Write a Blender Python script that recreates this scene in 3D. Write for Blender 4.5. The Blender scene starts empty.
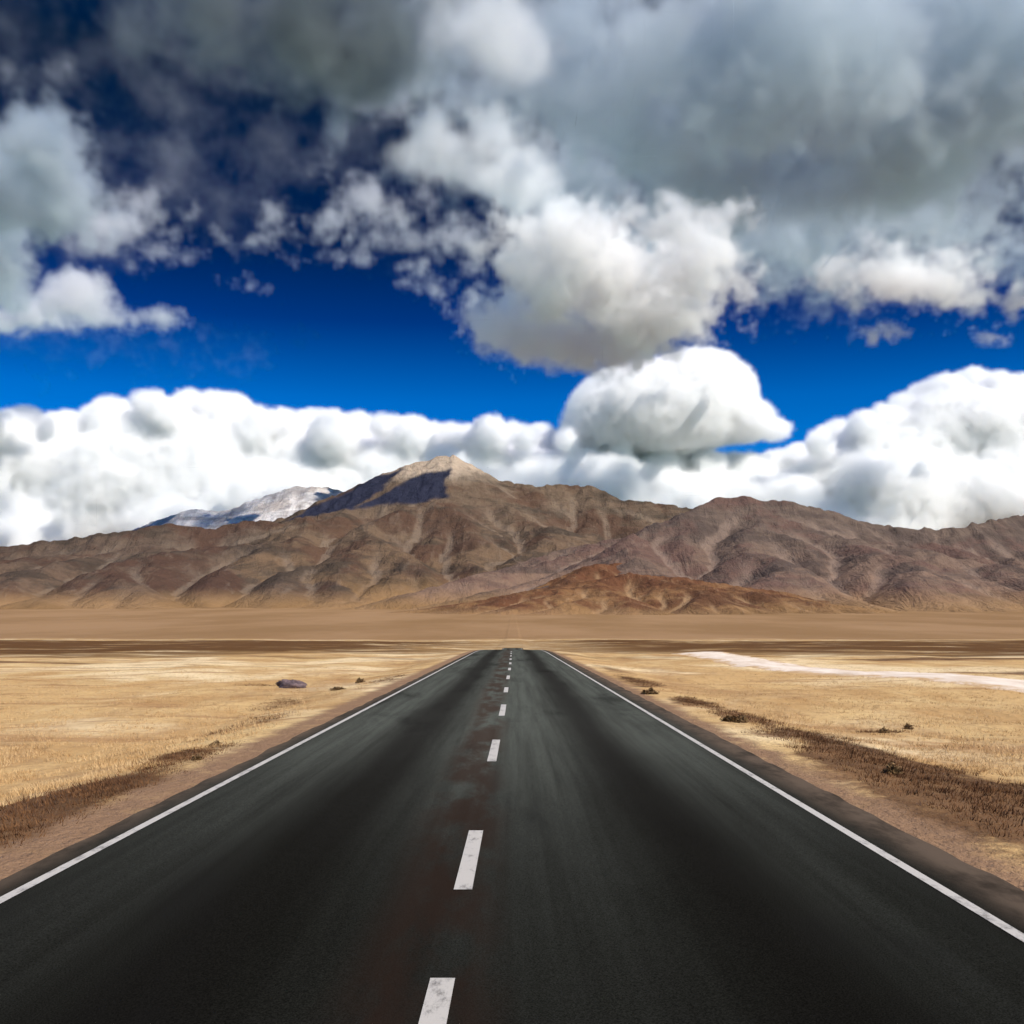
import bpy, math, random
import numpy as np
from mathutils import Vector

# ------------------------------------------------------------------ camera, light, exposure
S = bpy.context.scene
COL = S.collection
R = math.radians
F = 1100.0            # focal length of the photograph in pixels (1024 wide)
HOR = 632.0           # row of the true horizon
VPX = 513.0
EYE = 1.895

cam_d = bpy.data.cameras.new('camera')
cam = bpy.data.objects.new('camera', cam_d)
COL.objects.link(cam)
cam.location = (0, 0, EYE)
cam.rotation_euler = (R(90), 0, 0)
cam_d.sensor_width = 36.0
cam_d.lens = 36.0 * F / 1024
cam_d.shift_y = (HOR - 512) / 1024
cam_d.shift_x = -(VPX - 512) / 1024
cam_d.clip_start = 0.1
cam_d.clip_end = 200000
S.camera = cam

SUN_EL, SUN_AZ = 45.0, 130.0     # azimuth measured clockwise from the view direction (+Y)
world = bpy.data.worlds.new('World')
S.world = world
world.use_nodes = True
nt = world.node_tree
bg = nt.nodes['Background']
sky = nt.nodes.new('ShaderNodeTexSky')
sky.sky_type = 'NISHITA'
sky.sun_disc = False
sky.sun_elevation = R(SUN_EL)
sky.sun_rotation = R(SUN_AZ)
sky.altitude = 4600
sky.air_density = 1.0
sky.dust_density = 0.0
sky.ozone_density = 4.0
hsv = nt.nodes.new('ShaderNodeHueSaturation')
hsv.inputs['Saturation'].default_value = 1.4
hsv.inputs['Hue'].default_value = 0.522
nt.links.new(sky.outputs[0], hsv.inputs['Color'])
# the deep blue of a high, clear sky, paler towards the horizon
tc = nt.nodes.new('ShaderNodeTexCoord'); sx = nt.nodes.new('ShaderNodeSeparateXYZ')
nt.links.new(tc.outputs['Generated'], sx.inputs[0])
rmp = nt.nodes.new('ShaderNodeValToRGB'); nt.links.new(sx.outputs[2], rmp.inputs[0])
el = rmp.color_ramp.elements
el[0].position = 0.10; el[0].color = (1.25, 2.1, 1.45, 1)
el[1].position = 0.75; el[1].color = (3.0, 2.8, 2.5, 1)  # raised overhead, out of view: added fill for the mountain shadows
for q, c in ((0.205, (0.9, 1.6, 1.2)), (0.27, (0.5, 0.55, 0.58)), (0.33, (0.3, 0.27, 0.25)), (0.45, (0.32, 0.27, 0.17)), (0.55, (0.5, 0.5, 0.4))):
    e = el.new(q); e.color = (*c, 1)
mul = nt.nodes.new('ShaderNodeMix'); mul.data_type = 'RGBA'; mul.blend_type = 'MULTIPLY'; mul.inputs[0].default_value = 1.0
nt.links.new(hsv.outputs[0], mul.inputs[6]); nt.links.new(rmp.outputs[0], mul.inputs[7])
nt.links.new(mul.outputs[2], bg.inputs['Color'])
bg.inputs['Strength'].default_value = 0.075

sun_d = bpy.data.lights.new('sun', 'SUN')
sun_d.energy = 4.6
sun_d.angle = R(0.53)
sun_d.color = (1.0, 0.945, 0.86)
sun = bpy.data.objects.new('sun', sun_d)
COL.objects.link(sun)
to_sun = Vector((math.sin(R(SUN_AZ)) * math.cos(R(SUN_EL)), math.cos(R(SUN_AZ)) * math.cos(R(SUN_EL)), math.sin(R(SUN_EL))))
sun.rotation_euler = to_sun.to_track_quat('Z', 'Y').to_euler()

S.view_settings.view_transform = 'Standard'
S.view_settings.look = 'None'
S.view_settings.exposure = 0.42
S.view_settings.gamma = 1.0
S.view_settings.use_curve_mapping = False
S.render.engine = 'CYCLES'
cy = S.cycles
cy.use_denoising = True
cy.use_adaptive_sampling = True
cy.adaptive_threshold = 0.04
cy.max_bounces = 18
cy.diffuse_bounces = 2
cy.glossy_bounces = 2
cy.volume_bounces = 16
cy.volume_max_steps = 512
cy.sample_clamp_indirect = 6.0

# ------------------------------------------------------------------ helpers
def px(x, y, d):
    """The place seen at photo pixel x, y at the distance d ahead of the camera."""
    return np.array([(x - VPX) / F * d, d, EYE + (HOR - y) / F * d])

rng = np.random.default_rng(11)
_perm = rng.permutation(512).astype(np.int64)
_perm = np.concatenate([_perm, _perm, _perm])
_ga = rng.uniform(0, 2 * math.pi, 512)
_gx, _gy = np.cos(_ga), np.sin(_ga)
def perlin(x, y):
    xi = np.floor(x).astype(np.int64); yi = np.floor(y).astype(np.int64)
    xf = x - xi; yf = y - yi
    u = xf * xf * xf * (xf * (xf * 6 - 15) + 10); v = yf * yf * yf * (yf * (yf * 6 - 15) + 10)
    def g(ix, iy, dx, dy):
        h = _perm[(_perm[ix & 511] + iy) & 511]
        return _gx[h] * dx + _gy[h] * dy
    a = g(xi, yi, xf, yf); b = g(xi + 1, yi, xf - 1, yf)
    c = g(xi, yi + 1, xf, yf - 1); d = g(xi + 1, yi + 1, xf - 1, yf - 1)
    return (a * (1 - u) + b * u) * (1 - v) + (c * (1 - u) + d * u) * v
def fbm(x, y, o=5, gain=0.5):
    s = 0; a = 1.0; f = 1.0
    for i in range(o):
        s = s + a * perlin(x * f + 17.3 * i, y * f - 9.1 * i); a *= gain; f *= 2.03
    return s
def ridged(x, y, o=5, gain=0.55):
    s = 0; a = 1.0; f = 1.0; w = 1.0
    for i in range(o):
        n = 1 - np.abs(perlin(x * f + 31.7 * i, y * f + 5.3 * i)) * 1.9
        n = np.clip(n, 0, 1) ** 2
        s = s + a * n * w; w = np.clip(n * 1.6, 0, 1); a *= gain; f *= 2.1
    return s
def sstep(a, b, x):
    t = np.clip((x - a) / (b - a), 0, 1)
    return t * t * (3 - 2 * t)

def grid_mesh(name, X, Y, Z, mat, attrs=None, smooth=True):
    ny, nx = X.shape
    me = bpy.data.meshes.new(name)
    v = np.stack([X, Y, Z], -1).reshape(-1, 3).astype(np.float32)
    i = np.arange((ny - 1) * (nx - 1)); r = i // (nx - 1); c = i % (nx - 1)
    a = r * nx + c
    f = np.stack([a, a + 1, a + 1 + nx, a + nx], -1).astype(np.int32)
    me.vertices.add(len(v)); me.vertices.foreach_set('co', v.ravel())
    me.loops.add(f.size); me.loops.foreach_set('vertex_index', f.ravel())
    me.polygons.add(len(f)); me.polygons.foreach_set('loop_start', np.arange(0, f.size, 4, dtype=np.int32))
    me.update(calc_edges=True)
    if smooth:
        me.polygons.foreach_set('use_smooth', np.ones(len(f), dtype=bool))
    for k, arr in (attrs or {}).items():
        at = me.attributes.new(k, 'FLOAT', 'POINT')
        at.data.foreach_set('value', np.ascontiguousarray(arr, dtype=np.float32).ravel())
    me.materials.append(mat)
    o = bpy.data.objects.new(name, me)
    COL.objects.link(o)
    return o

class NT:
    """A short hand for material nodes."""
    def __init__(s, name):
        s.m = bpy.data.materials.new(name); s.m.use_nodes = True
        s.t = s.m.node_tree; s.b = s.t.nodes.get('Principled BSDF'); s.out = s.t.nodes.get('Material Output')
        s.geo = s.n('ShaderNodeNewGeometry')
    def n(s, typ, **kw):
        nd = s.t.nodes.new(typ)
        for k, v in kw.items(): setattr(nd, k, v)
        return nd
    def put(s, sock, v):
        if isinstance(v, bpy.types.NodeSocket): s.t.links.new(v, sock)
        elif v is not None: sock.default_value = v
    def pos(s, scale=(1, 1, 1)):
        m = s.n('ShaderNodeMapping'); s.put(m.inputs['Vector'], s.geo.outputs['Position'])
        m.inputs['Scale'].default_value = scale
        return m.outputs[0]
    def noise(s, vec, scale, detail=4, rough=0.55, dist=0.0):
        t = s.n('ShaderNodeTexNoise'); s.put(t.inputs['Vector'], vec)
        t.inputs['Scale'].default_value = scale; t.inputs['Detail'].default_value = detail
        t.inputs['Roughness'].default_value = rough; t.inputs['Distortion'].default_value = dist
        return t.outputs['Fac']
    def math(s, op, a, b=None, c=None, clamp=False):
        m = s.n('ShaderNodeMath', operation=op, use_clamp=clamp)
        s.put(m.inputs[0], a); s.put(m.inputs[1], b); s.put(m.inputs[2], c)
        return m.outputs[0]
    def rng(s, v, a, b, c=0.0, d=1.0):
        m = s.n('ShaderNodeMapRange', interpolation_type='SMOOTHSTEP')
        s.put(m.inputs[0], v)
        for i, q in enumerate((a, b, c, d)): m.inputs[i + 1].default_value = q
        return m.outputs[0]
    def mix(s, f, a, b, typ='MIX'):
        m = s.n('ShaderNodeMix', data_type='RGBA', blend_type=typ)
        s.put(m.inputs[0], f)
        for i, q in ((6, a), (7, b)):
            s.put(m.inputs[i], q if isinstance(q, bpy.types.NodeSocket) else (*q, 1.0))
        return m.outputs[2]
    def attr(s, name):
        a = s.n('ShaderNodeAttribute', attribute_name=name); return a.outputs['Fac']
    def sep(s, v):
        q = s.n('ShaderNodeSeparateXYZ'); s.put(q.inputs[0], v); return q.outputs
    def bump(s, h, strength=0.5, dist=0.02):
        b = s.n('ShaderNodeBump'); s.put(b.inputs['Height'], h)
        b.inputs['Strength'].default_value = strength; b.inputs['Distance'].default_value = dist
        s.put(s.b.inputs['Normal'], b.outputs[0])
    def done(s, col, rough=0.9, spec=0.3):
        s.put(s.b.inputs['Base Color'], col if isinstance(col, bpy.types.NodeSocket) else (*col, 1))
        s.put(s.b.inputs['Roughness'], rough); s.put(s.b.inputs['Specular IOR Level'], spec)
        return s.m

def kind(o, k):
    o['kind'] = k
    return o

# ------------------------------------------------------------------ the lie of the land
def swell(y):
    """Height of the plain along the road: level, a low crest, a drop to the valley floor, then the fan."""
    z = -4.2 * sstep(95, 330, y)
    return z
def fan(x, y):
    t = np.clip((y - 820) / 2400, 0, None)
    return np.where(y > 820, 66 * np.minimum(t, 1.6) ** 1.15, 0)
def ground_z(x, y):
    z = swell(y) + fan(x, y)
    off = np.maximum(np.where(x > 0, x - 4.3, -x - 4.35), 0)
    z = z - 0.33 * sstep(0, 3.5, off) - 0.02
    und = fbm(x / 13, y / 17, 4) * 0.28 + fbm(x / 3.1, y / 3.7, 3) * 0.07
    far = fbm(x / 130, y / 190, 4) * 1.6 * sstep(60, 300, np.hypot(x, y) * np.where(off > 0, 1, 1))
    free = sstep(420, 700, y)
    return z + und * np.maximum(sstep(0.4, 4, off), free) + far * np.maximum(sstep(6, 60, off), free)
SCRUB = [(-5.1, 10.4, 1.1, 1.6, 1.2), (-5.2, 13.8, 1.0, 1.8, 1.1), (-6.9, 12.0, 1.2, 1.0, 0.7), (-5.2, 17.6, 0.6, 1.8, 0.7), (-5.9, 25, 0.8, 4.0, 0.55), (-7.2, 34, 0.9, 5.0, 0.5), (-5.2, 45, 0.9, 7.0, 0.5),
         (5.3, 11.0, 1.6, 2.2, 1.3), (5.5, 14.4, 1.5, 2.0, 1.2), (5.8, 17.6, 1.2, 1.7, 1.1), (5.7, 20.7, 1.0, 2.0, 1.0), (7.0, 14.8, 1.0, 1.0, 0.7), (5.5, 25.5, 0.8, 2.6, 0.8), (5.0, 31, 0.7, 2.8, 0.8), (4.9, 43, 0.9, 5.0, 0.8), (5.2, 58, 1.0, 8.0, 0.6),
         (27, 60, 5, 3, 0.7), (-38, 78, 16, 2.2, 0.8), (-40, 62, 9, 1.0, 0.7), (-24, 70, 8, 1.2, 0.5), (-10.5, 46, 2.0, 1.2, 0.4), (36, 90, 14, 4, 0.8), (8.2, 24.5, 0.8, 0.6, 0.45)]
def scrub_at(x, y):
    s = 0
    jx = fbm(x / 1.3 + 40, y / 1.7, 4) * 0.55; jy = fbm(x / 1.3, y / 1.7 + 40, 4) * 0.9
    for a, b, rx, ry, w in SCRUB:
        s = s + w * np.exp(-(((x + jx * max(rx, .5) - a) / rx) ** 2 + ((y + jy * max(ry, .5) - b) / ry) ** 2) ** 1.3)
    return np.clip(s, 0, 1.2)

# --- ground
def graded(a, n, p):
    t = np.linspace(-1, 1, n)
    return np.sign(t) * np.abs(t) ** p * a
def ground_material():
    m = NT('dry_pasture')
    p = m.pos()
    x, y, z = m.sep(m.geo.outputs['Position'])
    big = m.noise(m.pos((0.045, 0.02, 0.03)), 1.0, 5, 0.6)
    mid = m.noise(m.pos((0.35, 0.16, 0.3)), 1.0, 5, 0.62)
    fine = m.noise(p, 5.5, 5, 0.7)
    c = m.mix(m.rng(mid, 0.35, 0.66), (0.47, 0.285, 0.112), (0.64, 0.455, 0.208))
    c = m.mix(m.rng(big, 0.42, 0.62), c, (0.56, 0.355, 0.145))
    pale = m.noise(m.pos((0.07, 0.045, 0.05)), 1.0, 5, 0.6, 0.5)
    c = m.mix(m.rng(pale, 0.47, 0.60, 0, 0.9), c, (0.80, 0.63, 0.36))
    # bare brown patches beside the road
    brown = m.noise(m.pos((0.22, 0.075, 0.2)), 1.0, 6, 0.68, 0.6)
    dist = m.math('ABSOLUTE', m.math('ADD', x, 0.2))
    near = m.math('MULTIPLY', m.rng(dist, 4.6, 6.0), m.rng(dist, 8.5, 13.0, 1.0, 0.0))
    sc = m.attr('scrub')
    bf = m.math('MULTIPLY', m.math('MULTIPLY', m.rng(brown, 0.44, 0.64), m.rng(y, 90, 160, 1, 0)), m.math('ADD', m.math('MULTIPLY', near, 0.4), 0.12))
    c = m.mix(bf, c, (0.27, 0.14, 0.06))
    bf = m.math('MULTIPLY', m.rng(m.math('ADD', sc, m.math('MULTIPLY', m.math('SUBTRACT', fine, 0.5), 0.9)), 0.2, 0.75), 0.92)
    c = m.mix(bf, c, m.mix(m.rng(mid, 0.35, 0.65), (0.060, 0.026, 0.012), (0.15, 0.070, 0.030)))
    # long low banks of darker grass
    bank = m.noise(m.pos((0.10, 0.55, 0.4)), 1.0, 5, 0.65, 0.3)
    c = m.mix(m.math('MULTIPLY', m.rng(bank, 0.53, 0.64, 0, 0.75), m.rng(y, 12, 22)), c, (0.36, 0.20, 0.085))
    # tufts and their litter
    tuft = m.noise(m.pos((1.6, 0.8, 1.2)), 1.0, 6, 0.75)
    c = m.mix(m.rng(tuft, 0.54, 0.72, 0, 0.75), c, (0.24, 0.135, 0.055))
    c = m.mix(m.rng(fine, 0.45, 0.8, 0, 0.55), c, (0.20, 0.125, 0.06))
    # marsh of brown sedge on the valley floor
    sed = m.noise(m.pos((0.012, 0.02, 0.02)), 1.0, 6, 0.65)
    valley = m.math('MULTIPLY', m.rng(m.math('ADD', y, m.math('MULTIPLY', m.math('SUBTRACT', m.noise(m.pos((0.02, 0.05, 0.05)), 1.0, 5, 0.65), 0.5), 240)), 85, 120), m.rng(y, 780, 860, 1, 0))
    c = m.mix(m.math('MULTIPLY', valley, m.math('MULTIPLY', m.rng(sed, 0.25, 0.5), m.rng(m.math('ABSOLUTE', x), 6, 60, 0.55, 1.0))), c, (0.105, 0.048, 0.013))
    # gravel of the fan
    fc = m.mix(m.rng(m.noise(m.pos((0.004, 0.0012, 0.004)), 1.0, 6, 0.6), 0.38, 0.62), (0.235, 0.135, 0.056), (0.30, 0.18, 0.085))
    c = m.mix(m.rng(y, 800, 900), c, fc)
    # gravel verge
    vg = m.math('MULTIPLY', m.rng(m.math('ADD', dist, m.math('MULTIPLY', m.math('SUBTRACT', m.noise(p, 1.1, 4, 0.6), 0.5), 0.9)), 4.15, 4.6, 1, 0), 1.0)
    gr = m.mix(m.noise(p, 30, 3, 0.8), (0.12, 0.07, 0.038), (0.37, 0.225, 0.125))
    c = m.mix(m.math('MULTIPLY', m.math('MULTIPLY', vg, m.rng(y, 300, 400, 1, 0)), m.rng(m.noise(p, 1.6, 4, 0.6), 0.2, 0.5, 0.55, 1.0)), c, gr)
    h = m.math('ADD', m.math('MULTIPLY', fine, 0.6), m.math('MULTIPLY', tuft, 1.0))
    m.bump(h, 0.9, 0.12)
    return m.done(c, 0.95, 0.1)

fx = np.concatenate([np.arange(0, 14, 0.14), 14 * (1000 ** np.linspace(0, 1, 130))])
gx = np.concatenate([-fx[::-1][:-1], fx])
gy = np.concatenate([np.arange(-30, 4, 1.0), np.arange(4, 45, 0.22), 45 * (280 ** np.linspace(0, 1, 330))])
GX, GY = np.meshgrid(gx, gy)
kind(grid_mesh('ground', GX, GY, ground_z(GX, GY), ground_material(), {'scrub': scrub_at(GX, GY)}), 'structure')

# --- the road
def strip(name, xs, ys, dz, mat, jag=None):
    X, Y = np.meshgrid(np.array(xs, float), np.array(ys, float))
    if jag is not None:
        X[:, 0] += jag * fbm(Y[:, 0] / 1.3, Y[:, 0] * 0 + 3.3, 4)
        X[:, -1] += jag * fbm(Y[:, 0] / 1.1, Y[:, 0] * 0 + 8.1, 4)
    crown = 0.03 * (1 - np.clip(np.abs(X + 0.2) / 4.2, 0, 1) ** 2)
    return kind(grid_mesh(name, X, Y, swell(Y) + dz + crown, mat), 'structure')

def asphalt_material():
    m = NT('asphalt')
    p = m.pos()
    x, y, z = m.sep(m.geo.outputs['Position'])
    wob = m.math('MULTIPLY', m.math('SUBTRACT', m.noise(m.pos((0.25, 0.05, 1)), 1.0, 3), 0.5), 0.9)
    xx = m.math('ADD', x, wob)
    def band(c, w):
        return m.rng(m.math('ABSOLUTE', m.math('SUBTRACT', xx, c)), w * 0.25, w, 1, 0)
    agg = m.noise(p, 95, 3, 0.75)
    mott = m.noise(m.pos((1.3, 0.35, 1)), 1.0, 6, 0.65)
    blot = m.noise(m.pos((0.5, 0.11, 1)), 1.0, 5, 0.6, 0.4)
    streak = m.noise(m.pos((5.0, 0.10, 1)), 1.0, 4, 0.6)
    tar = m.mix(m.rng(agg, 0.32, 0.72), (0.0018, 0.0016, 0.0012), (0.0085, 0.0078, 0.0062))
    worn = m.mix(m.rng(agg, 0.28, 0.75), (0.033, 0.036, 0.029), (0.146, 0.157, 0.127))
    # wheel tracks stay black, the crown and the outer strips wear grey
    w = m.math('ADD', m.math('ADD', m.math('MULTIPLY', band(0.1, 1.35), 0.85), m.math('MULTIPLY', band(-0.9, 0.7), 0.45)), m.math('ADD', m.math('MULTIPLY', band(-2.9, 1.05), 0.75), m.math('MULTIPLY', band(2.55, 1.0), 0.75)))
    # the near end is darkened in the colour like a vignette, fading with distance
    vignette_fade = m.rng(m.math('ADD', y, m.math('MULTIPLY', m.math('SUBTRACT', blot, 0.5), 10)), 4.0, 24.0, 0.10, 1.0)
    w = m.math('MULTIPLY', m.math('ADD', m.math('MULTIPLY', w, 1.0), 0.04), m.math('MAXIMUM', vignette_fade, 0.09))
    w = m.math('MULTIPLY', w, m.rng(streak, 0.2, 0.7, 0.5, 1.1), clamp=True)
    tar2 = m.mix(m.rng(agg, 0.32, 0.72), (0.012, 0.0118, 0.0100), (0.034, 0.0335, 0.028))
    c = m.mix(w, m.mix(vignette_fade, tar, tar2), worn)
    c = m.mix(m.math('MULTIPLY', band(-0.55, 0.55), m.rng(mott, 0.36, 0.56, 0, 0.8)), c, m.mix(vignette_fade, (0.016, 0.0095, 0.0065), (0.044, 0.028, 0.020)))
    c = m.mix(m.rng(blot, 0.52, 0.72, 0, 0.6), c, (0.008, 0.0075, 0.007))
    # dust blown in from the verges
    d = m.math('ABSOLUTE', m.math('ADD', x, 0.2))
    c = m.mix(m.math('MULTIPLY', m.rng(d, 3.30, 3.75), m.rng(m.noise(m.pos((2, 0.7, 1)), 1.0, 5, 0.7), 0.3, 0.62, 0.25, 0.9)), c, (0.115, 0.085, 0.06))
    m.bump(agg, 0.55, 0.006)
    return m.done(c, m.rng(mott, 0.3, 0.7, 0.5, 0.62), 0.0)

def paint_material():
    m = NT('road_paint')
    p = m.pos()
    w = m.noise(m.pos((9, 3.5, 9)), 1.0, 6, 0.75)
    agg = m.noise(p, 95, 3, 0.75)
    f = m.math('ADD', m.rng(w, 0.50, 0.72, 0, 0.85), m.rng(agg, 0.58, 0.8, 0, 0.35), clamp=True)
    c = m.mix(f, (0.47, 0.44, 0.38), (0.07, 0.064, 0.055))
    m.bump(agg, 0.5, 0.004)
    return m.done(c, 0.65, 0.3)

ys = np.concatenate([np.arange(-25, 60, 0.25), np.arange(60, 420, 2.0)])
strip('road', np.concatenate([[-3.88], np.linspace(-3.7, 3.5, 16), [3.68]]), ys, 0.02, asphalt_material(), 0.06)
paint = paint_material()
yl = np.concatenate([np.arange(-25, 60, 0.5), np.arange(60, 420, 3.0)])
strip('road_edge_line', [-3.60, -3.51], yl, 0.025, paint)
strip('road_edge_line', [3.06, 3.15], yl, 0.025, paint)
def dash_x(y):       # the dashes run a shade askew of the edge lines
    return np.interp(y, [5, 9, 17, 26, 60], [-0.38, -0.35, -0.295, -0.24, -0.16])
for a, b in ((-14, -11.4), (-5, -2.4), (3.3, 5.85), (7.86, 10.2), (15.65, 18.8), (24.2, 27.9), (33.6, 36.6), (43, 46.5), (53, 56.5), (63, 66.5), (73, 76.5), (83, 86.5), (93, 96.5), (103, 106.5)):
    yy = np.linspace(a, b, 8)
    X = np.stack([dash_x(yy) - 0.066, dash_x(yy) + 0.066], -1)
    Y = np.stack([yy, yy], -1)
    crown = 0.03 * (1 - np.clip(np.abs(X + 0.2) / 4.2, 0, 1) ** 2)
    kind(grid_mesh('road_centre_line', X, Y, swell(Y) + 0.026 + crown, paint), 'structure')

# --- the pale track on the right
def track_material():
    m = NT('pale_sand')
    c = m.mix(m.rng(m.noise(m.pos((0.8, 0.3, 1)), 1.0, 6, 0.65), 0.35, 0.65), (0.64, 0.52, 0.39), (0.78, 0.68, 0.55))
    ed = m.math('ADD', m.attr('side'), m.math('MULTIPLY', m.math('SUBTRACT', m.noise(m.pos((0.8, 0.35, 1)), 1.0, 7, 0.75), 0.5), 2.2))
    c = m.mix(m.rng(ed, 0.45, 0.95), c, (0.52, 0.34, 0.165))
    m.bump(m.noise(m.pos(), 4, 5, 0.7), 0.6, 0.08)
    return m.done(c, 0.95, 0.1)
yt = np.linspace(14, 124, 300)
cx = np.interp(yt, [14, 33, 45, 62, 80, 118], [24.5, 22.0, 20.7, 18.2, 17.0, 20.5]) + fbm(yt / 14, yt * 0, 3) * 0.35
wd = 2.6 + 0.4 * fbm(yt / 5, yt * 0 + 4, 3) + 1.3 * sstep(85, 112, yt)
u = np.linspace(-1, 1, 9)
TX = cx[:, None] + wd[:, None] * u[None, :]
TY = np.repeat(yt[:, None], 9, 1)
TZ = ground_z(TX, TY) + 0.14 * (1 - u[None, :] ** 4) - 0.05
kind(grid_mesh('path', TX, TY, TZ, track_material(), {'side': np.abs(u)[None, :] + 0 * TX}), 'structure')

# ------------------------------------------------------------------ mountains
def erode(H, fixed, base, res, steps, K, m=0.45, diff=0.02, seed=1):
    """Streams cut valleys into the slopes; crest cells stay at their height."""
    ny, nx = H.shape
    A = np.ones_like(H)
    H0 = H.copy()
    nb = [(-1, 0, 1), (1, 0, 1), (0, -1, 1), (0, 1, 1), (-1, -1, 1.4142), (-1, 1, 1.4142), (1, -1, 1.4142), (1, 1, 1.4142)]
    def sh(a, dy, dx, fill):
        b = np.full_like(a, fill)
        b[max(-dy, 0):ny - max(dy, 0), max(-dx, 0):nx - max(dx, 0)] = a[max(dy, 0):ny - max(-dy, 0), max(dx, 0):nx - max(-dx, 0)]
        return b
    for it in range(steps):
        S_ = [np.clip((H - sh(H, dy, dx, 1e9)) / (res * l), 0, None) for dy, dx, l in nb]
        Wt = [s ** 3 for s in S_]
        tot = sum(Wt) + 1e-12
        smax = np.maximum.reduce(S_)
        A = 1 + sum(sh(A * w / tot, -dy, -dx, 0.0) for (dy, dx, l), w in zip(nb, Wt))
        dh = K * A ** m * smax
        lim = smax * res * 0.35
        dh = np.minimum(dh, lim)
        lap = sum(sh(H, dy, dx, 0) for dy, dx, l in nb[:4]) - 4 * H
        lap[0] = lap[-1] = 0; lap[:, 0] = lap[:, -1] = 0
        H = H - dh + diff * lap
        H = np.where(fixed, H0, np.maximum(H, base))
    return H, A

def cubic_up(H, k):
    """Upsample a grid k times (Catmull-Rom)."""
    def up(a):
        n = a.shape[0]; q = np.arange((n - 1) * k + 1) / k
        i = np.minimum(q.astype(int), n - 2); t = (q - i)[:, None]
        p = [a[np.clip(i + j, 0, n - 1)] for j in (-1, 0, 1, 2)]
        return 0.5 * (2 * p[1] + (p[2] - p[0]) * t + (2 * p[0] - 5 * p[1] + 4 * p[2] - p[3]) * t * t + (3 * p[1] - p[0] - 3 * p[2] + p[3]) * t ** 3)
    return up(up(H).T).T

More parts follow.
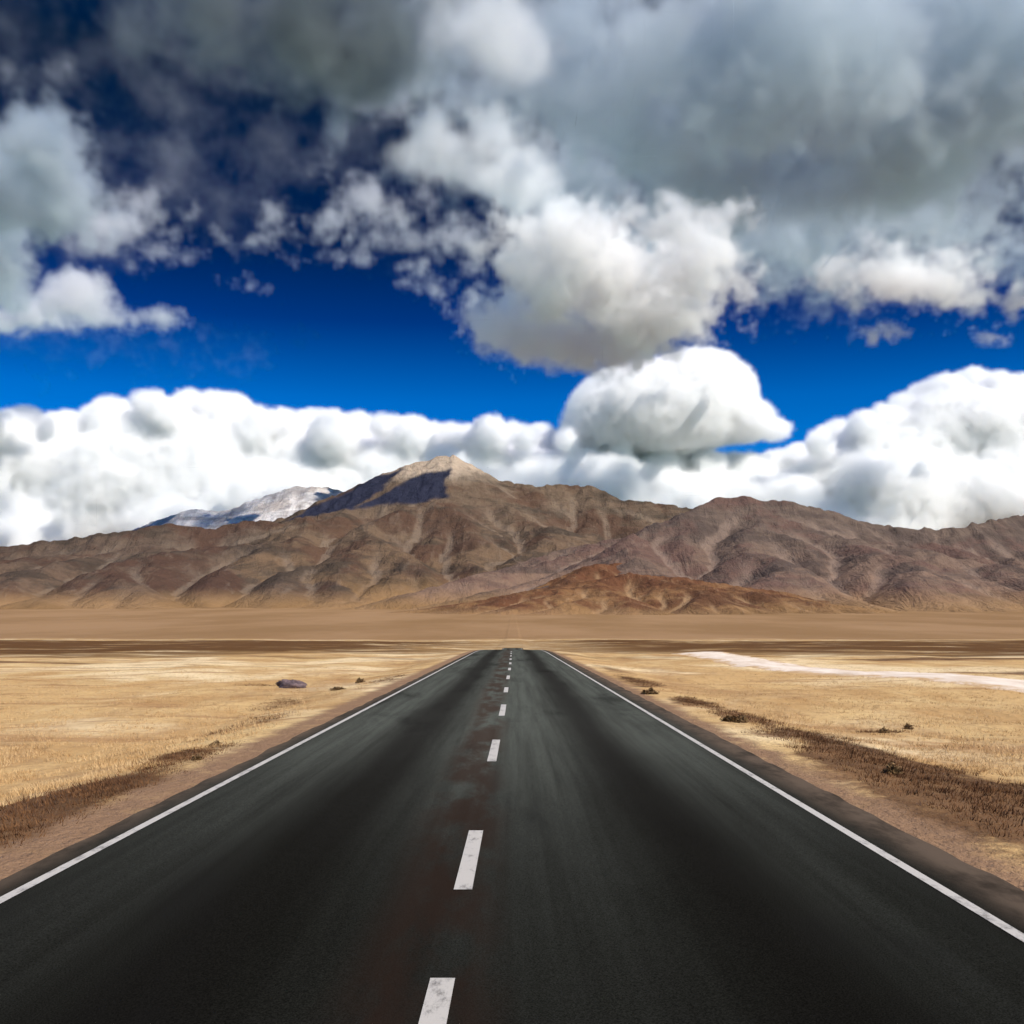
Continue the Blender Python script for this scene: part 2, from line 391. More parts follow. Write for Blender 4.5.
def massif(name, ridges, extent, res, up, mat, seed, steps=260, K=0.34, rough=0.08, lam=380, diff=0.022):
    x0, x1, y0, y1 = extent
    X, Y = np.meshgrid(np.arange(x0, x1, res), np.arange(y0, y1, res))
    wx = X + fbm(X / 700 + seed, Y / 700, 4) * 110; wy = Y + fbm(X / 700, Y / 700 + seed, 4) * 110
    base = fan(X, Y) - 14.0
    H = base.copy(); top = np.ones_like(H); reg = {}
    fixed = np.zeros(H.shape, bool)
    own = np.full(H.shape, -1)
    for n, (crest, hw, pw, jag, keep, depth) in enumerate(ridges):
        P = np.array([px(*c) for c in crest])
        k = np.linspace(0, len(P) - 1, 40 * (len(P) - 1) + 1)
        Q = np.stack([np.interp(k, np.arange(len(P)), P[:, i]) for i in range(3)], -1)
        s = np.concatenate([[0], np.cumsum(np.hypot(*np.diff(Q[:, :2], axis=0).T))])
        Q[:, 2] += fbm(s / 230 + seed, s * 0 + seed * 2 + n, 5, 0.6) * jag
        dyv = fbm(s / 900 + seed, s * 0 + n * 3.1, 4) * depth
        Q[:, 2] = EYE + (Q[:, 2] - EYE) * (Q[:, 1] + dyv) / Q[:, 1]; Q[:, 0] *= (Q[:, 1] + dyv) / Q[:, 1]; Q[:, 1] += dyv
        E = np.full(H.shape, -1e9)
        mx = Q[:, 2].max()
        for q in Q:
            d = np.hypot(wx - q[0], wy - q[1])
            w = hw * (0.35 + 0.65 * q[2] / mx)
            b = fan(q[0], q[1]) - 14
            E = np.maximum(E, base + (q[2] - b) * np.clip(1 - d / w, 0, 1) ** pw)
        amp = np.clip(E - base, 0, None)
        E = E + amp * rough * fbm(X / lam + 3.3 * n + seed, Y / lam, 5) * 2 - amp * rough
        own = np.where(E > H, n, own); top = np.where(E > H, mx, top)
        H = np.maximum(H, E)
        if keep:
            for q in Q:
                ix = int(round((q[0] - x0) / res)); iy = int(round((q[1] - y0) / res))
                if 0 <= ix < H.shape[1] and 0 <= iy < H.shape[0] and q[2] >= H[iy, ix] - amp.max() * 0.12:
                    H[iy, ix] = max(q[2], H[iy, ix]); fixed[iy, ix] = True
    H, A = erode(H, fixed, base, res, steps, K, diff=diff)
    # scree piles up under the steep crests at its angle of rest
    for _ in range(24):
        for dy, dx in ((0, 1), (0, -1), (1, 0), (-1, 0), (1, 1), (1, -1), (-1, 1), (-1, -1)):
            q = np.roll(np.roll(H, dy, 0), dx, 1) - res * math.hypot(dx, dy) * 0.60
            q[0] = q[-1] = -1e9; q[:, 0] = q[:, -1] = -1e9
            H = np.maximum(H, q)
    Hu = cubic_up(H, up); fx = np.arange(Hu.shape[1]) * res / up + x0; fy = np.arange(Hu.shape[0]) * res / up + y0
    XX, YY = np.meshgrid(fx, fy)
    bu = fan(XX, YY) - 4
    al = np.clip(Hu - bu, 0, None)
    Hu = Hu + np.minimum(al * 0.08, res * 0.35) * (ridged(XX / (res * 4.5) + seed, YY / (res * 5.5), 4) - 0.8) + np.minimum(al * 0.04, res * 0.25) * fbm(XX / (res * 2.2), YY / (res * 2.4) + seed, 4)
    flow = cubic_up(np.log(A), up)
    ownf = np.round(np.clip(cubic_up(own.astype(float), 1), -1, 20))
    def region(i): 
        a = (own == i).astype(float)
        for _ in range(6): a = (a + np.roll(a, 1, 0) + np.roll(a, -1, 0) + np.roll(a, 1, 1) + np.roll(a, -1, 1)) / 5
        return np.clip(cubic_up(a, up), 0, 1)
    at = {'high': np.clip(cubic_up((H - base) / top, up), 0, 1), 'flow': flow / 5.0}
    at['shade_tint'] = np.zeros(Hu.shape); at['summit'] = np.zeros(Hu.shape)
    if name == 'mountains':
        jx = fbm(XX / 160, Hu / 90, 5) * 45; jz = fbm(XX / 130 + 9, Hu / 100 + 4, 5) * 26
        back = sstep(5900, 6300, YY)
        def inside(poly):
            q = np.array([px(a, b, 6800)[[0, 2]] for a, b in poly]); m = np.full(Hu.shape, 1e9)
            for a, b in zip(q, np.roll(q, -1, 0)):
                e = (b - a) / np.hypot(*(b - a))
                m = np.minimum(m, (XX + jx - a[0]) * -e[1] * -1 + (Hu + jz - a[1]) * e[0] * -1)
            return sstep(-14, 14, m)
        at['shade_tint'] = back * np.clip(inside([(292, 526), (374, 474), (400, 470), (364, 517)]) + inside([(364, 517), (414, 480), (452, 471), (450, 508)]), 0, 1)  # outlines of the peak's shaded left faces, painted dark blue
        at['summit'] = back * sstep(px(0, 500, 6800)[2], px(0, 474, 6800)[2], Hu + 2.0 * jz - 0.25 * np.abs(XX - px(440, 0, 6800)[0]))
    for key, ids in mat[1].items():
        at[key] = np.clip(sum(region(i) for i in ids), 0, 1)
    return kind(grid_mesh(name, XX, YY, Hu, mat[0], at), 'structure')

def rock_material(name, kinds, scale=1.0):
    """kinds: list of (attribute or None, low, high, dark, pale, tint)."""
    m = NT(name)
    hi = m.attr('high'); fl = m.attr('flow')
    sc = lambda *v: m.pos(tuple(q * scale for q in v))
    band = m.noise(sc(0.0014, 0.0018, 0.006), 1.0, 6, 0.65, 0.8)
    patch = m.noise(sc(0.0023, 0.002, 0.004), 1.0, 6, 0.62)
    fine = m.noise(sc(0.014, 0.014, 0.02), 1.0, 6, 0.72)
    run = m.noise(sc(0.018, 0.005, 0.004), 1.0, 6, 0.68, 0.6)
    out = None
    for att, low, high, dark, pale, tint in kinds:
        c = m.mix(m.rng(hi, 0.05, 0.6), low, high)
        c = m.mix(m.rng(band, 0.45, 0.58, 0, 0.85), c, dark)
        c = m.mix(m.rng(patch, 0.48, 0.60, 0, 0.85), c, tint)
        c = m.mix(m.math('MULTIPLY', m.rng(fl, 0.25, 0.75), m.rng(fine, 0.25, 0.6, 0.2, 0.8)), c, pale)
        c = m.mix(m.rng(run, 0.54, 0.74, 0, 0.5), c, pale)
        c = m.mix(m.rng(fine, 0.42, 0.8, 0, 0.5), c, tuple(q * 0.5 for q in dark))
        c = m.mix(m.rng(hi, 0.0, 0.16, 1, 0), c, m.mix(m.rng(patch, 0.38, 0.62), (0.235, 0.135, 0.056), (0.30, 0.18, 0.085)))
        out = c if att is None else m.mix(m.attr(att), out, c)
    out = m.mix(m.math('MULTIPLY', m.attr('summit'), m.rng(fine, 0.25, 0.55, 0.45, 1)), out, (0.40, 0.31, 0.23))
    out = m.mix(m.attr('shade_tint'), out, m.mix(fine, (0.011, 0.013, 0.027), (0.036, 0.038, 0.062)))  # blue shade painted into the rock colour
    h = m.math('ADD', m.math('MULTIPLY', fine, 1.0), run)
    m.bump(h, 0.9, 22 / scale)
    return m.done(out, 0.95, 0.1)

peaks = [
    # far pale summits on the left
    ([(110, 540, 9000), (150, 523, 9000), (190, 510, 9000), (225, 512, 9000), (258, 499, 9000), (295, 487, 9000), (330, 488, 9000), (370, 500, 9000), (420, 520, 9000)], 1900, 1.0, 9, True, 200),
    # the high brown mountain
    ([(270, 545, 6900), (300, 520, 6900), (320, 508, 6900), (350, 490, 6900), (385, 474, 6900), (420, 461, 6900), (442, 456, 6900), (465, 463, 6900), (495, 480, 6900), (530, 488, 6850), (560, 486, 6800), (592, 488, 6700), (625, 500, 6600), (680, 506, 6600), (760, 512, 6700)], 2900, 1.1, 12, True, 260),
    # its long spur to the front
    ([(592, 489, 6600), (578, 508, 6000), (560, 530, 5400), (535, 560, 4800), (505, 590, 4300)], 1200, 1.0, 12, False, 160),
    # low ridge on the left
    ([(-170, 562, 5700), (-60, 550, 5700), (0, 546, 5700), (60, 541, 5700), (110, 534, 5700), (165, 524, 5800), (210, 529, 5800), (250, 520, 5900), (300, 524, 5900), (360, 536, 5700), (420, 553, 5400), (470, 578, 5000)], 2300, 1.05, 10, True, 240),
    # dark ridge on the right
    ([(560, 592, 3900), (600, 566, 4200), (640, 543, 4500), (680, 517, 4700), (715, 499, 4900), (740, 495, 4900), (780, 502, 4900), (830, 512, 4900), (890, 527, 4900), (940, 531, 4900), (985, 523, 5000), (1030, 515, 5100), (1100, 512, 5200), (1230, 545, 5200)], 2050, 1.05, 9, True, 200),
    # spurs off the dark ridge
    ([(740, 497, 4850), (780, 530, 4300), (840, 570, 3800), (880, 600, 3400)], 900, 1.0, 8, False, 120),
    ([(890, 528, 4850), (930, 556, 4300), (980, 590, 3700)], 900, 1.0, 8, False, 120),
    ([(250, 521, 5850), (215, 550, 5200), (170, 585, 4500)], 900, 1.0, 8, False, 120),
    ([(360, 537, 5650), (340, 560, 5000), (330, 590, 4400)], 800, 1.0, 8, False, 120),
    ([(440, 458, 6850), (420, 500, 6300), (395, 535, 5750)], 1100, 1.0, 10, False, 140),
]
rock = rock_material('bare_rock', [
    (None, (0.158, 0.099, 0.057), (0.132, 0.090, 0.060), (0.055, 0.041, 0.030), (0.204, 0.149, 0.105), (0.089, 0.049, 0.032)),
    ('far', (0.36, 0.29, 0.24), (0.66, 0.62, 0.59), (0.34, 0.30, 0.28), (0.70, 0.66, 0.63), (0.46, 0.40, 0.36)),
    ('left', (0.136, 0.088, 0.058), (0.110, 0.075, 0.053), (0.058, 0.043, 0.032), (0.182, 0.136, 0.099), (0.078, 0.042, 0.029)),
    ('right', (0.211, 0.133, 0.091), (0.132, 0.094, 0.071), (0.083, 0.060, 0.049), (0.242, 0.172, 0.129), (0.134, 0.077, 0.059))])
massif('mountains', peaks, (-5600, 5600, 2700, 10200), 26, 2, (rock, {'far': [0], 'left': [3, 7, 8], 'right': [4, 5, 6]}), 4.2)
red = rock_material('red_brown_earth', [(None, (0.26, 0.145, 0.062), (0.155, 0.070, 0.032), (0.09, 0.040, 0.021), (0.36, 0.23, 0.12), (0.125, 0.052, 0.025))], 2.0)
hill = [([(430, 613, 3000), (500, 600, 3050), (560, 585, 3100), (600, 574, 3150), (640, 564, 3200), (680, 568, 3200), (720, 584, 3150), (770, 600, 3050), (840, 611, 2950)], 850, 1.15, 6, False, 90),
        ([(640, 565, 3190), (600, 582, 2950), (560, 601, 2700), (530, 612, 2450)], 380, 1.0, 3, False, 50), ([(680, 569, 3190), (705, 590, 2950), (740, 610, 2650)], 380, 1.0, 3, False, 50),
        ([(615, 546, 4050), (585, 555, 3800), (545, 575, 3550), (500, 597, 3300), (450, 613, 3100)], 560, 1.0, 5, False, 60)]
massif('hills', hill, (-900, 1500, 2000, 4400), 12, 2, (red, {}), 17.7, lam=200, K=0.22, steps=190)

# ------------------------------------------------------------------ clouds
def noise3(shape, voxel, lam, slope, seed):
    """Random field with a power-law spectrum; lam is the longest wavelength in metres."""
    g = np.random.default_rng(seed)
    f = np.fft.rfftn(g.standard_normal(shape).astype(np.float32))
    kx = np.fft.fftfreq(shape[0], voxel)[:, None, None]; ky = np.fft.fftfreq(shape[1], voxel)[None, :, None]; kz = np.fft.rfftfreq(shape[2], voxel)[None, None, :]
    k = np.sqrt(kx * kx + ky * ky + kz * kz)
    f *= (k * k + (1 / lam) ** 2) ** (-slope / 2)
    n = np.fft.irfftn(f, s=shape, axes=(0, 1, 2)).astype(np.float32)
    return n / n.std()

class Clouds:
    """A box of air with cloud in it, written to a voxel grid as extinction per metre."""
    def __init__(s, x, y, z, vox):
        s.vox = vox
        s.n = tuple(int(round((b - a) / vox)) + 1 for a, b in (x, y, z))
        s.lo = np.array([x[0], y[0], z[0]], np.float32)
        s.ax = [s.lo[i] + vox * np.arange(s.n[i], dtype=np.float32) for i in range(3)]
        s.rho = np.zeros(s.n, np.float32)
    def layer(s, puffs, noise, amp, edge, dens):
        """puffs: (px, py, distance, radius x, radius z, radius y[, flat base]); radii in pixels at that distance."""
        f = np.full(s.n, -1e3, np.float32)
        for p in puffs:
            a, b, d, rx, rz, ry = p[:6]
            c = px(a, b, d); k = d / F
            r = np.array([rx, ry, rz], np.float32) * k
            sl = []
            for i in range(3):
                i0 = max(int((c[i] - 2.3 * r[i] - s.lo[i]) / s.vox), 0); i1 = min(int((c[i] + 2.3 * r[i] - s.lo[i]) / s.vox) + 2, s.n[i])
                sl.append(slice(i0, i1))
            if any(q.stop <= q.start for q in sl): continue
            q = [(s.ax[i][sl[i]] - c[i]) / r[i] for i in range(3)]
            zz = q[2]
            if len(p) > 6: zz = np.where(zz < 0, zz * p[6], zz)
            rr = np.sqrt(q[0][:, None, None] ** 2 + q[1][None, :, None] ** 2 + zz[None, None, :] ** 2)
            v = (1 - rr) * np.where(rr > 1, max(min(r), 1.5 * amp), min(r))
            cur = f[sl[0], sl[1], sl[2]]
            # smooth union
            h = np.clip(0.5 + 0.5 * (v - cur) / (0.25 * min(r)), 0, 1)
            f[sl[0], sl[1], sl[2]] = np.maximum(cur * (1 - h) + v * h + 0.25 * min(r) * h * (1 - h), cur)
        f += amp * noise
        s.rho = np.maximum(s.rho, dens * np.clip(f / edge, 0, 1) ** 1.3)
    def build(s, name, mat):
        me = bpy.data.meshes.new(name)
        N = int(np.prod(s.n))
        me.vertices.add(N)
        co = np.empty((*s.n, 3), np.float32)
        co[..., 0] = s.ax[0][:, None, None]; co[..., 1] = s.ax[1][None, :, None]; co[..., 2] = s.ax[2][None, None, :]
        me.vertices.foreach_set('co', co.ravel()); del co
        me.attributes.new('rho', 'FLOAT', 'POINT').data.foreach_set('value', s.rho.ravel() * 1000)
        me.materials.append(mat)
        o = bpy.data.objects.new(name, me); COL.objects.link(o)
        ng = bpy.data.node_groups.new(name, 'GeometryNodeTree')
        ng.interface.new_socket('Geometry', in_out='INPUT', socket_type='NodeSocketGeometry')
        ng.interface.new_socket('Geometry', in_out='OUTPUT', socket_type='NodeSocketGeometry')
        N_ = ng.nodes.new; L = ng.links.new
        gi = N_('NodeGroupInput'); go = N_('NodeGroupOutput')
        pos = N_('GeometryNodeInputPosition')
        sub = N_('ShaderNodeVectorMath'); sub.operation = 'SUBTRACT'; L(pos.outputs[0], sub.inputs[0]); sub.inputs[1].default_value = tuple(float(q) for q in s.lo)
        sc = N_('ShaderNodeVectorMath'); sc.operation = 'SCALE'; L(sub.outputs[0], sc.inputs[0]); sc.inputs['Scale'].default_value = 1 / s.vox
        sp = N_('ShaderNodeSeparateXYZ'); L(sc.outputs[0], sp.inputs[0])
        def mth(op, a, b=None):
            m = N_('ShaderNodeMath'); m.operation = op
            for i, q in enumerate((a, b)):
                if isinstance(q, bpy.types.NodeSocket): L(q, m.inputs[i])
                elif q is not None: m.inputs[i].default_value = q
            return m.outputs[0]
        idx = []
        ii = []
        for i in range(3):
            f2i = N_('FunctionNodeFloatToInt'); f2i.rounding_mode = 'ROUND'
            cl = mth('MINIMUM', mth('MAXIMUM', sp.outputs[i], 0.0), float(s.n[i] - 1))
            L(cl, f2i.inputs[0]); ii.append(f2i.outputs[0])
        def im(op, a, b):
            m = N_('FunctionNodeIntegerMath'); m.operation = op
            for i, q in enumerate((a, b)):
                if isinstance(q, bpy.types.NodeSocket): L(q, m.inputs[i])
                else: m.inputs[i].default_value = q
            return m.outputs[0]
        index = im('ADD', im('MULTIPLY', im('ADD', im('MULTIPLY', ii[0], s.n[1]), ii[1]), s.n[2]), ii[2])
        na = N_('GeometryNodeInputNamedAttribute'); na.data_type = 'FLOAT'; na.inputs['Name'].default_value = 'rho'
        si = N_('GeometryNodeSampleIndex'); si.data_type = 'FLOAT'; si.domain = 'POINT'
        L(gi.outputs[0], si.inputs['Geometry']); L(na.outputs['Attribute'], si.inputs['Value']); L(index, si.inputs['Index'])
        vc = N_('GeometryNodeVolumeCube')
        L(si.outputs[0], vc.inputs['Density'])
        vc.inputs['Min'].default_value = tuple(float(q) for q in s.lo)
        vc.inputs['Max'].default_value = tuple(float(s.ax[i][-1]) for i in range(3))
        for i, q in enumerate(('Resolution X', 'Resolution Y', 'Resolution Z')): vc.inputs[q].default_value = s.n[i]
        sm = N_('GeometryNodeSetMaterial'); sm.inputs['Material'].default_value = mat
        L(vc.outputs[0], sm.inputs[0]); L(sm.outputs[0], go.inputs[0])
        md = o.modifiers.new('cloud_grid', 'NODES'); md.node_group = ng
        kind(o, 'structure')
        return o

def cloud_material(name, aniso, step=1.0, color=(1, 1, 1)):
    m = bpy.data.materials.new(name); m.use_nodes = True
    t = m.node_tree
    for n in list(t.nodes):
        if n.type == 'BSDF_PRINCIPLED': t.nodes.remove(n)
    a = t.nodes.new('ShaderNodeAttribute'); a.attribute_name = 'density'
    v = t.nodes.new('ShaderNodeVolumeScatter')
    v.inputs['Color'].default_value = (*color, 1); v.inputs['Anisotropy'].default_value = aniso
    k = t.nodes.new('ShaderNodeMath'); k.operation = 'MULTIPLY'; k.inputs[1].default_value = 0.001     # the grid holds extinction per kilometre
    t.links.new(a.outputs['Fac'], k.inputs[0]); t.links.new(k.outputs[0], v.inputs['Density'])
    b = t.nodes.new('ShaderNodeVolumeAbsorption'); b.inputs['Color'].default_value = (*color, 1)
    t.links.new(k.outputs[0], b.inputs['Density'])
    ad = t.nodes.new('ShaderNodeAddShader'); t.links.new(v.outputs[0], ad.inputs[0]); t.links.new(b.outputs[0], ad.inputs[1])
    t.links.new(ad.outputs[0] if min(color) < 1 else v.outputs[0], t.nodes['Material Output'].inputs['Volume'])
    m.cycles.volume_step_rate = step
    m.cycles.volume_interpolation_method = 'LINEAR'
    return m

crng = random.Random(5)
# --- the bank of cumulus beyond the mountains
bank = Clouds((-8200, 8200), (10200, 15600), (600, 4200), 40)
n_big = noise3(bank.n, 40, 900, 3.2, 1); n_mid = noise3(bank.n, 40, 380, 3.4, 2)
n_fin = noise3(bank.n, 40, 190, 2.8, 3)
bill = 0.65 * (1 - 2 * np.abs(n_mid) / 1.2) + 0.5 * (1 - 2 * np.abs(n_fin) / 1.2)
top = [(-140, 400), (-60, 412), (0, 408), (20, 402), (45, 412), (95, 402), (130, 388), (150, 385), (168, 398), (190, 386), (235, 392), (250, 405), (300, 407), (350, 409), (400, 412), (465, 424), (490, 412), (520, 420), (560, 424), (600, 428), (680, 442), (730, 448), (760, 452), (795, 444), (815, 428), (850, 412), (885, 400), (915, 385), (945, 372), (975, 366), (1024, 372), (1080, 380), (1160, 400)]
tx = [q[0] for q in top]; ty = [q[1] for q in top]
puffs = []
x = -150.0
while x < 1170:
    r = crng.uniform(14, 30)
    yt_ = float(np.interp(x, tx, ty))
    puffs.append((x, yt_ + r, 13300 + crng.uniform(-500, 500), r, r, r * 1.2))
    for j in range(3):
        r2 = crng.uniform(28, 60)
        puffs.append((x + crng.uniform(-15, 15), yt_ + r2 + 12 + 34 * j + crng.uniform(0, 15), 13300 - 160 * j + crng.uniform(-200, 200), r2 * 1.3, r2 * 0.9, r2))
    x += r * 0.95
bank.layer(puffs, n_big * 0.10 + bill * 0.30, 70, 80, 0.02)
puffs = [(660, 415, 13250, 96, 58, 60, 1.3), (700, 390, 13250, 58, 44, 45), (640, 398, 13250, 52, 36, 40), (612, 424, 13250, 48, 36, 45, 1.2), (742, 424, 13250, 38, 26, 40, 1.3), (774, 428, 13250, 22, 15, 18), (585, 432, 13250, 30, 22, 30)]
bank.layer(puffs, n_big * 0.10 + bill * 0.30, 70, 80, 0.02)
bank.build('clouds', cloud_material('cumulus', 0.0))

# --- the broken layer overhead: each puff sits at the height of its own base
G = 2.6      # the layer lies this much higher than the figures below, which are for a base at 1500 m
def lay(a, b, rx, r, h=1500, deep=1.25, *rest):
    d = (h * G - EYE) * F / (HOR - b)
    return (a, b, d, rx, r, r * deep, *rest)
def box(x, y, z, v): return Clouds(tuple(q * G for q in x), tuple(q * G for q in y), tuple(q * G for q in z), v * G)
def put(c, puffs, noise, amp, edge, dens): c.layer(puffs, noise, amp * G, edge * G, dens / G)
over = box((-3000, 3000), (1950, 5700), (800, 2300), 15)
grey_deck = box((-2907, 3607), (1907, 5107), (855, 2405), 16)
o_big = noise3(over.n, 15, 620, 2.7, 7); r_big = noise3(grey_deck.n, 16, 620, 2.7, 17); o_mid = noise3(over.n, 15, 260, 2.8, 8)
o_bil = 1 - 2 * np.abs(o_mid) / 1.2
o_wisp = noise3(over.n, 15, 260, 2.05, 9); r_wisp = noise3(grey_deck.n, 16, 260, 2.05, 19); r_mid = noise3(grey_deck.n, 16, 260, 2.8, 18); r_bil = 1 - 2 * np.abs(r_mid) / 1.2
# soft grey sheets
soft = [(850, 95, 90, 50), (700, 110, 150, 60), (800, 50, 270, 75), (960, 120, 240, 85), (740, 150, 210, 75), (620, 70, 130, 75), (870, 205, 170, 55), (650, 170, 130, 65), (1010, 235, 110, 48), (1060, 60, 200, 90), (760, 240, 90, 40), (600, 20, 120, 50)]
put(grey_deck, [lay(*q) for q in soft], r_big * 0.65 + r_wisp * 0.5, 105, 120, 0.011)
dark = [(300, 35, 140, 55), (235, 15, 120, 40), (375, 60, 62, 42), (330, 80, 70, 30), (300, -60, 220, 60)]
dark_deck = box((-1803, 903), (1704, 3704), (953, 2153), 14)
s_big = noise3(dark_deck.n, 14, 620, 2.7, 27); s_wisp = noise3(dark_deck.n, 14, 260, 2.05, 29)
put(dark_deck, [lay(*q, 1400) for q in dark], s_big * 0.5 + s_wisp * 0.4, 75, 90, 0.014)
dark_deck.build('clouds', cloud_material('dark_shaded_cloud', 0.3, 1.0, (0.33, 0.38, 0.395)))  # shade of the cloud base put into the dark absorbing colour
left = [(35, 140, 42, 46), (20, 190, 62, 52), (62, 185, 34, 38), (5, 285, 26, 24), (-20, 240, 44, 44), (50, 90, 26, 20)]
put(grey_deck, [lay(*q) for q in left], r_big * 0.35 + r_bil * 0.45 + r_wisp * 0.3, 66, 80, 0.02)
grey_deck.build('clouds', cloud_material('grey_shaded_cloud', 0.3, 1.0, (0.73, 0.79, 0.825)))  # underside shade put into the grey absorbing colour
# crisp heads
crisp = [(590, 268, 90, 52), (540, 325, 66, 40), (650, 300, 70, 58), (600, 335, 70, 42), (456, 344, 22, 14), (490, 335, 34, 22), (560, 240, 70, 38), (870, 272, 66, 26), (935, 280, 66, 26), (885, 331, 30, 11), (978, 339, 38, 10), (1020, 300, 48, 20), (690, 262, 56, 44), (640, 225, 80, 30), (720, 280, 50, 30),
         ]
flat = [(70, 298, 42, 24, 1500, 1.6), (105, 318, 66, 15, 1500, 1.6), (30, 316, 76, 19, 1500, 1.6), (80, 285, 26, 18, 1500, 1.6), (0, 325, 60, 14, 1500, 1.6)]
put(over, [lay(*q) for q in flat], o_big * 0.2 + o_bil * 0.5 + o_wisp * 0.4, 34, 55, 0.018)
heads = [(470, 142, 74, 44), (425, 160, 48, 26), (520, 168, 64, 48), (480, 10, 70, 44), (535, 42, 62, 40), (445, 5, 40, 30), (555, 200, 50, 30)]
put(over, [lay(*q, 1120) for q in heads], o_big * 0.15 + o_bil * 0.45 + o_wisp * 0.34, 44, 60, 0.022)
# the white heads beyond stand higher and farther off
tall = Clouds((-1200, 4300), (4800, 8800), (1500, 3600), 23)
t_big = noise3(tall.n, 23, 900, 2.7, 31); t_wisp = noise3(tall.n, 23, 400, 2.05, 33); t_bil = 1 - 2 * np.abs(noise3(tall.n, 23, 400, 2.8, 32)) / 1.2
tall.layer([lay(*q, 2350 / G) for q in crisp], t_big * 0.30 + t_bil * 0.40 + t_wisp * 0.45, 100, 130, 0.013)
tall.build('clouds', cloud_material('white_head', 0.2))
# thin veils and torn wisps
veil = [(80, 40, 150, 40), (130, 75, 120, 22), (140, 130, 100, 24), (180, 180, 120, 40), (95, 346, 120, 26), (120, 368, 90, 20), (60, 250, 70, 20), (420, 250, 60, 20), (470, 260, 50, 18), (250, 130, 110, 30), (20, 60, 60, 22)]
put(over, [lay(*q) for q in veil], o_wisp * 0.8 + o_big * 0.3, 85, 280, 0.0016)
wisp = [(345, 222, 32, 15), (298, 226, 34, 10), (280, 215, 20, 9), (255, 240, 24, 8), (120, 222, 34, 14), (150, 200, 26, 12), (180, 255, 26, 8), (410, 215, 24, 12), (320, 255, 30, 8), (360, 262, 26, 8), (455, 238, 26, 14), (435, 290, 22, 12), (210, 235, 22, 8), (240, 285, 20, 6), (330, 176, 18, 12), (400, 240, 44, 8), (430, 265, 40, 8), (366, 186, 14, 12), (372, 200, 16, 12), (95, 240, 40, 18), (165, 252, 18, 8), (385, 205, 40, 14), (60, 78, 40, 14), (470, 300, 20, 10), (385, 100, 40, 16), (420, 90, 24, 14)]
put(over, [lay(*q) for q in wisp], o_wisp * 0.9, 52, 95, 0.0085)
over.build('clouds', cloud_material('overhead_cloud', 0.3, 1.0, (0.993, 0.996, 0.998)))


# ------------------------------------------------------------------ grass, scrub and stones
drng = np.random.default_rng(3)
def tri_mesh(name, V, mat, k=None, tri=True):
    n = len(V) // 3
    me = bpy.data.meshes.new(name)
    me.vertices.add(len(V)); me.vertices.foreach_set('co', V.astype(np.float32).ravel())
    me.loops.add(n * 3); me.loops.foreach_set('vertex_index', np.arange(n * 3, dtype=np.int32))
    me.polygons.add(n); me.polygons.foreach_set('loop_start', np.arange(0, n * 3, 3, dtype=np.int32))
    me.update(calc_edges=True); me.materials.append(mat)
    o = bpy.data.objects.new(name, me); COL.objects.link(o)
    if k: o['kind'] = k
    return o
def blades(P, n, h, spread, width):
    """n thin leaning blades at each point of P."""
    N = len(P)
    a = drng.uniform(0, 2 * math.pi, (N, n)); r = spread * np.sqrt(drng.uniform(0, 1, (N, n)))
    hh = h * drng.uniform(0.5, 1.2, (N, n)) * drng.uniform(0.7, 1.3, (N, 1))
    bx = P[:, None, 0] + np.cos(a) * r; by = P[:, None, 1] + np.sin(a) * r; bz = np.repeat(P[:, None, 2], n, 1) - 0.02
    lean = drng.uniform(0.1, 0.9, (N, n)) * hh; w = width * drng.uniform(0.6, 1.3, (N, n)); q = drng.uniform(0, math.pi, (N, n))
    A = np.stack([bx - np.cos(q) * w, by - np.sin(q) * w, bz], -1); B = np.stack([bx + np.cos(q) * w, by + np.sin(q) * w, bz], -1)
    T = np.stack([bx + np.cos(a) * lean, by + np.sin(a) * lean, bz + hh], -1)
    return np.stack([A, B, T], 2).reshape(-1, 3)
def straw_material(name, a, b, sc):
    m = NT(name)
    c = m.mix(m.rng(m.noise(m.pos((sc, sc, sc)), 1.0, 4, 0.7), 0.3, 0.7), a, b)
    return m.done(c, 0.9, 0.1)

def scatter(n, xr, yr, side):
    y = yr[0] * (yr[1] / yr[0]) ** drng.uniform(0, 1, n)
    x = side * (xr[0] + (np.minimum(xr[1], y * 0.52) - xr[0]) * drng.uniform(0, 1, n))
    return x, y
X_, Y_ = [], []
for side in (-1, 1):
    x, y = scatter(15000, (4.9, 40), (8.5, 70), side); X_.append(x); Y_.append(y)
x = np.concatenate(X_); y = np.concatenate(Y_)
keep = (np.abs(x) > 4.5) & (fbm(x / 1.1, y / 1.6, 3) > -0.12) & (scrub_at(x, y) < 0.55)
x, y = x[keep], y[keep]
tri_mesh('dry_grass', blades(np.stack([x, y, ground_z(x, y)], -1), 7, 0.085, 0.07, 0.006), straw_material('straw', (0.44, 0.27, 0.115), (0.62, 0.44, 0.23), 0.9), 'stuff')
x = np.concatenate([drng.normal(a, rx * 0.6, int(240 * w)) for a, b, rx, ry, w in SCRUB if b < 50]); y = np.concatenate([drng.normal(b, ry * 0.6, int(240 * w)) for a, b, rx, ry, w in SCRUB if b < 50])
keep = (np.abs(x) > 4.5) & (scrub_at(x, y) > 0.3)
x, y = x[keep], y[keep]
tri_mesh('dry_scrub', blades(np.stack([x, y, ground_z(x, y)], -1), 14, 0.065, 0.16, 0.008), straw_material('brown_scrub', (0.065, 0.028, 0.013), (0.19, 0.095, 0.042), 2.5), 'stuff')

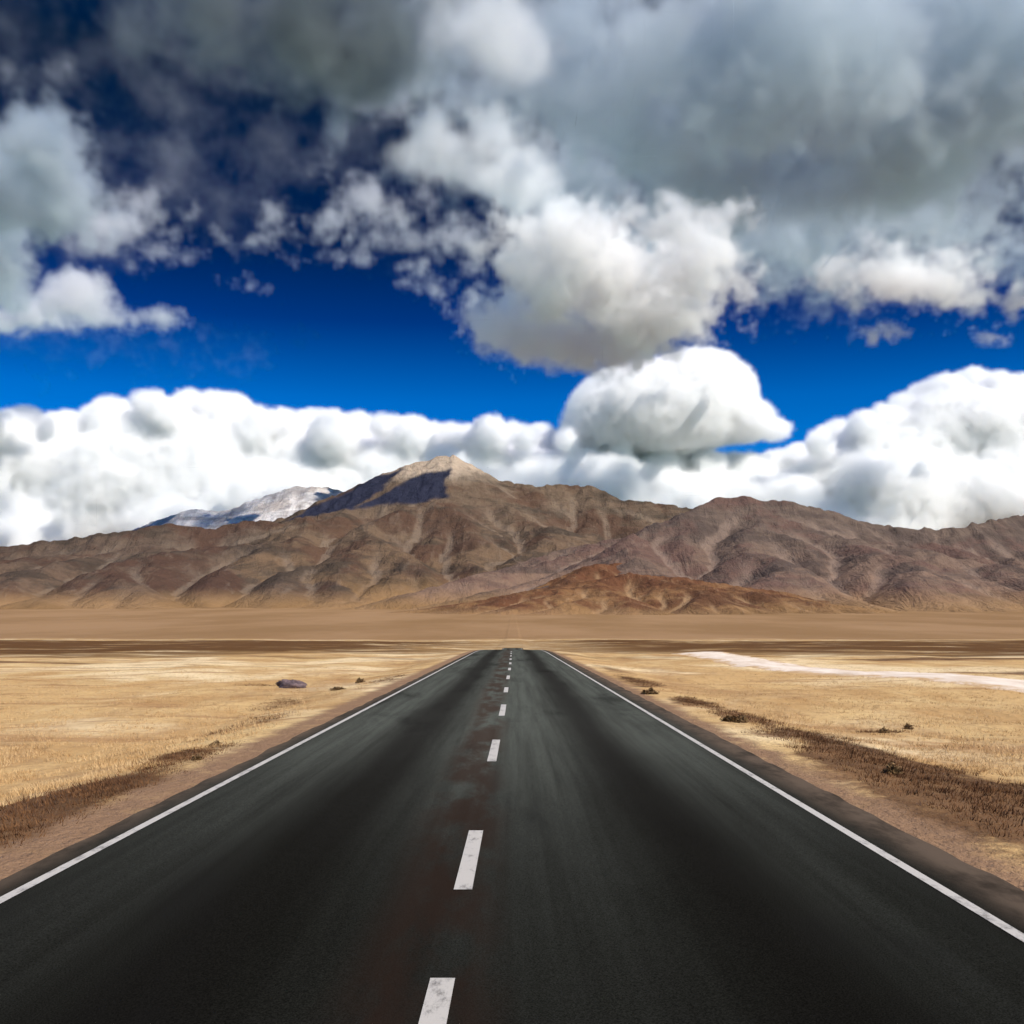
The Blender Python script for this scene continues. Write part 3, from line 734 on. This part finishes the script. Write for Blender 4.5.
# single shrubs that stand out in the pasture
shrub_wood = straw_material('shrub_twigs', (0.07, 0.04, 0.02), (0.16, 0.09, 0.045), 9)
shrub_leaf = straw_material('shrub_leaves', (0.10, 0.058, 0.026), (0.24, 0.15, 0.07), 12)
def shrub(x, y, w, h, label):
    z = float(ground_z(np.array([x]), np.array([y]))[0])
    o = bpy.data.objects.new('dry_shrub', None); COL.objects.link(o)
    o.location = (x, y, z); o['label'] = label; o['category'] = 'shrub'; o['group'] = 'dark shrubs in the dry pasture'
    tw = []
    for i in range(26):
        a = drng.uniform(0, 2 * math.pi); e = drng.uniform(0.25, 1.0); d = np.array([math.cos(a) * w * 0.5 * e, math.sin(a) * w * 0.5 * e, h * (1.05 - 0.5 * e)])
        s = np.array([-math.sin(a), math.cos(a), 0]) * 0.02 * w
        tw += [d * 0.02 - s, d * 0.02 + s, d]; s2 = np.array([0, 0, 0.02 * w]); tw += [d * 0.02 - s2, d * 0.02 + s2, d]
    t_ = tri_mesh('stem', np.array(tw), shrub_wood); t_.parent = o
    u_ = drng.normal(0, 1, (520, 3)); u_ /= np.linalg.norm(u_, axis=1)[:, None]; u_[:, 2] = np.abs(u_[:, 2])
    lump = 0.75 + 0.35 * np.sin(u_[:, 0] * 5 + x) * np.cos(u_[:, 1] * 4 + y)
    c = u_ * (drng.uniform(0.25, 1, 520) ** 0.5 * lump)[:, None] * np.array([w / 2, w / 2, h])
    s = 0.075 * w
    V = np.stack([c + drng.normal(0, s, (520, 3)) * np.array([1, 1, 0.6]) for _ in range(3)], 1).reshape(-1, 3)
    V[:, 2] = np.maximum(V[:, 2], -0.01)
    l_ = tri_mesh('foliage', V, shrub_leaf); l_.parent = o
def spot(a, b):       # where the line of sight to a photo pixel meets the pasture
    d = 20.0
    for _ in range(30):
        X = (a - VPX) / F * d
        d = 0.5 * d + 0.5 * (EYE - float(ground_z(np.array([X]), np.array([d]))[0])) / ((b - HOR) / F)
    return (a - VPX) / F * d, d
for a, b, w, h, lb in (
        (197, 760, 0.24, 0.13, 'small dark tuft of shrub near the left edge line'),
        (216, 745, 0.30, 0.11, 'low brown shrub just beyond the small dark tuft left of the road'),
        (360, 683, 0.62, 0.34, 'dark round shrub in pale pasture left of the far road'),
        (338, 690, 0.75, 0.15, 'flat brown shrub between the purple boulder and the dark round shrub'),
        (892, 774, 0.42, 0.24, 'dark shrub at the edge of the brown scrub right of the road'),
        (884, 733, 0.40, 0.16, 'low shrub in the open pasture well right of the road'),
        (908, 729, 0.34, 0.22, 'small upright shrub right of its low neighbour in open pasture'),
        (735, 722, 0.85, 0.22, 'wide brown shrub beside the right road verge in mid distance'),
        (650, 694, 0.8, 0.25, 'reddish brown shrub close to the far right road edge')):
    shrub(*spot(a, b), w * 0.75, h * 0.7, lb)

def stone(x, y, sx, sy, sz, label, mat, name='boulder', cat='boulder'):
    n, mth = 28, 14
    th = np.linspace(0, 2 * math.pi, n); ph = np.linspace(-0.5 * math.pi, 0.5 * math.pi, mth)
    T, P = np.meshgrid(th, ph)
    rr = 1 + 0.5 * fbm(np.cos(T) * 1.7 + x, np.sin(T) * 1.7 + P * 1.9 + y, 4)
    rr[:, -1] = rr[:, 0]
    ux, uy, uz = np.cos(P) * np.cos(T), np.cos(P) * np.sin(T), np.sin(P)
    o = grid_mesh(name, rr * ux * sx, rr * uy * sy, np.maximum(rr * uz * sz, -0.05), mat)
    o.location = (x, y, float(ground_z(np.array([x]), np.array([y]))[0]) + sz * 0.15)
    o['label'] = label; o['category'] = cat
def stone_material(name, a, b):
    m = NT(name); m.bump(m.noise(m.pos((6, 6, 6)), 1.0, 6, 0.7), 0.8, 0.08)
    return m.done(m.mix(m.rng(m.noise(m.pos((3, 3, 5)), 1.0, 5, 0.65), 0.35, 0.65), a, b), 0.9, 0.2)
x, y = spot(292, 688)
stone(x, y, 0.62, 0.4, 0.26, 'low purple grey boulder lying in the pale pasture left of the road', stone_material('purple_stone', (0.07, 0.05, 0.055), (0.17, 0.12, 0.12)))
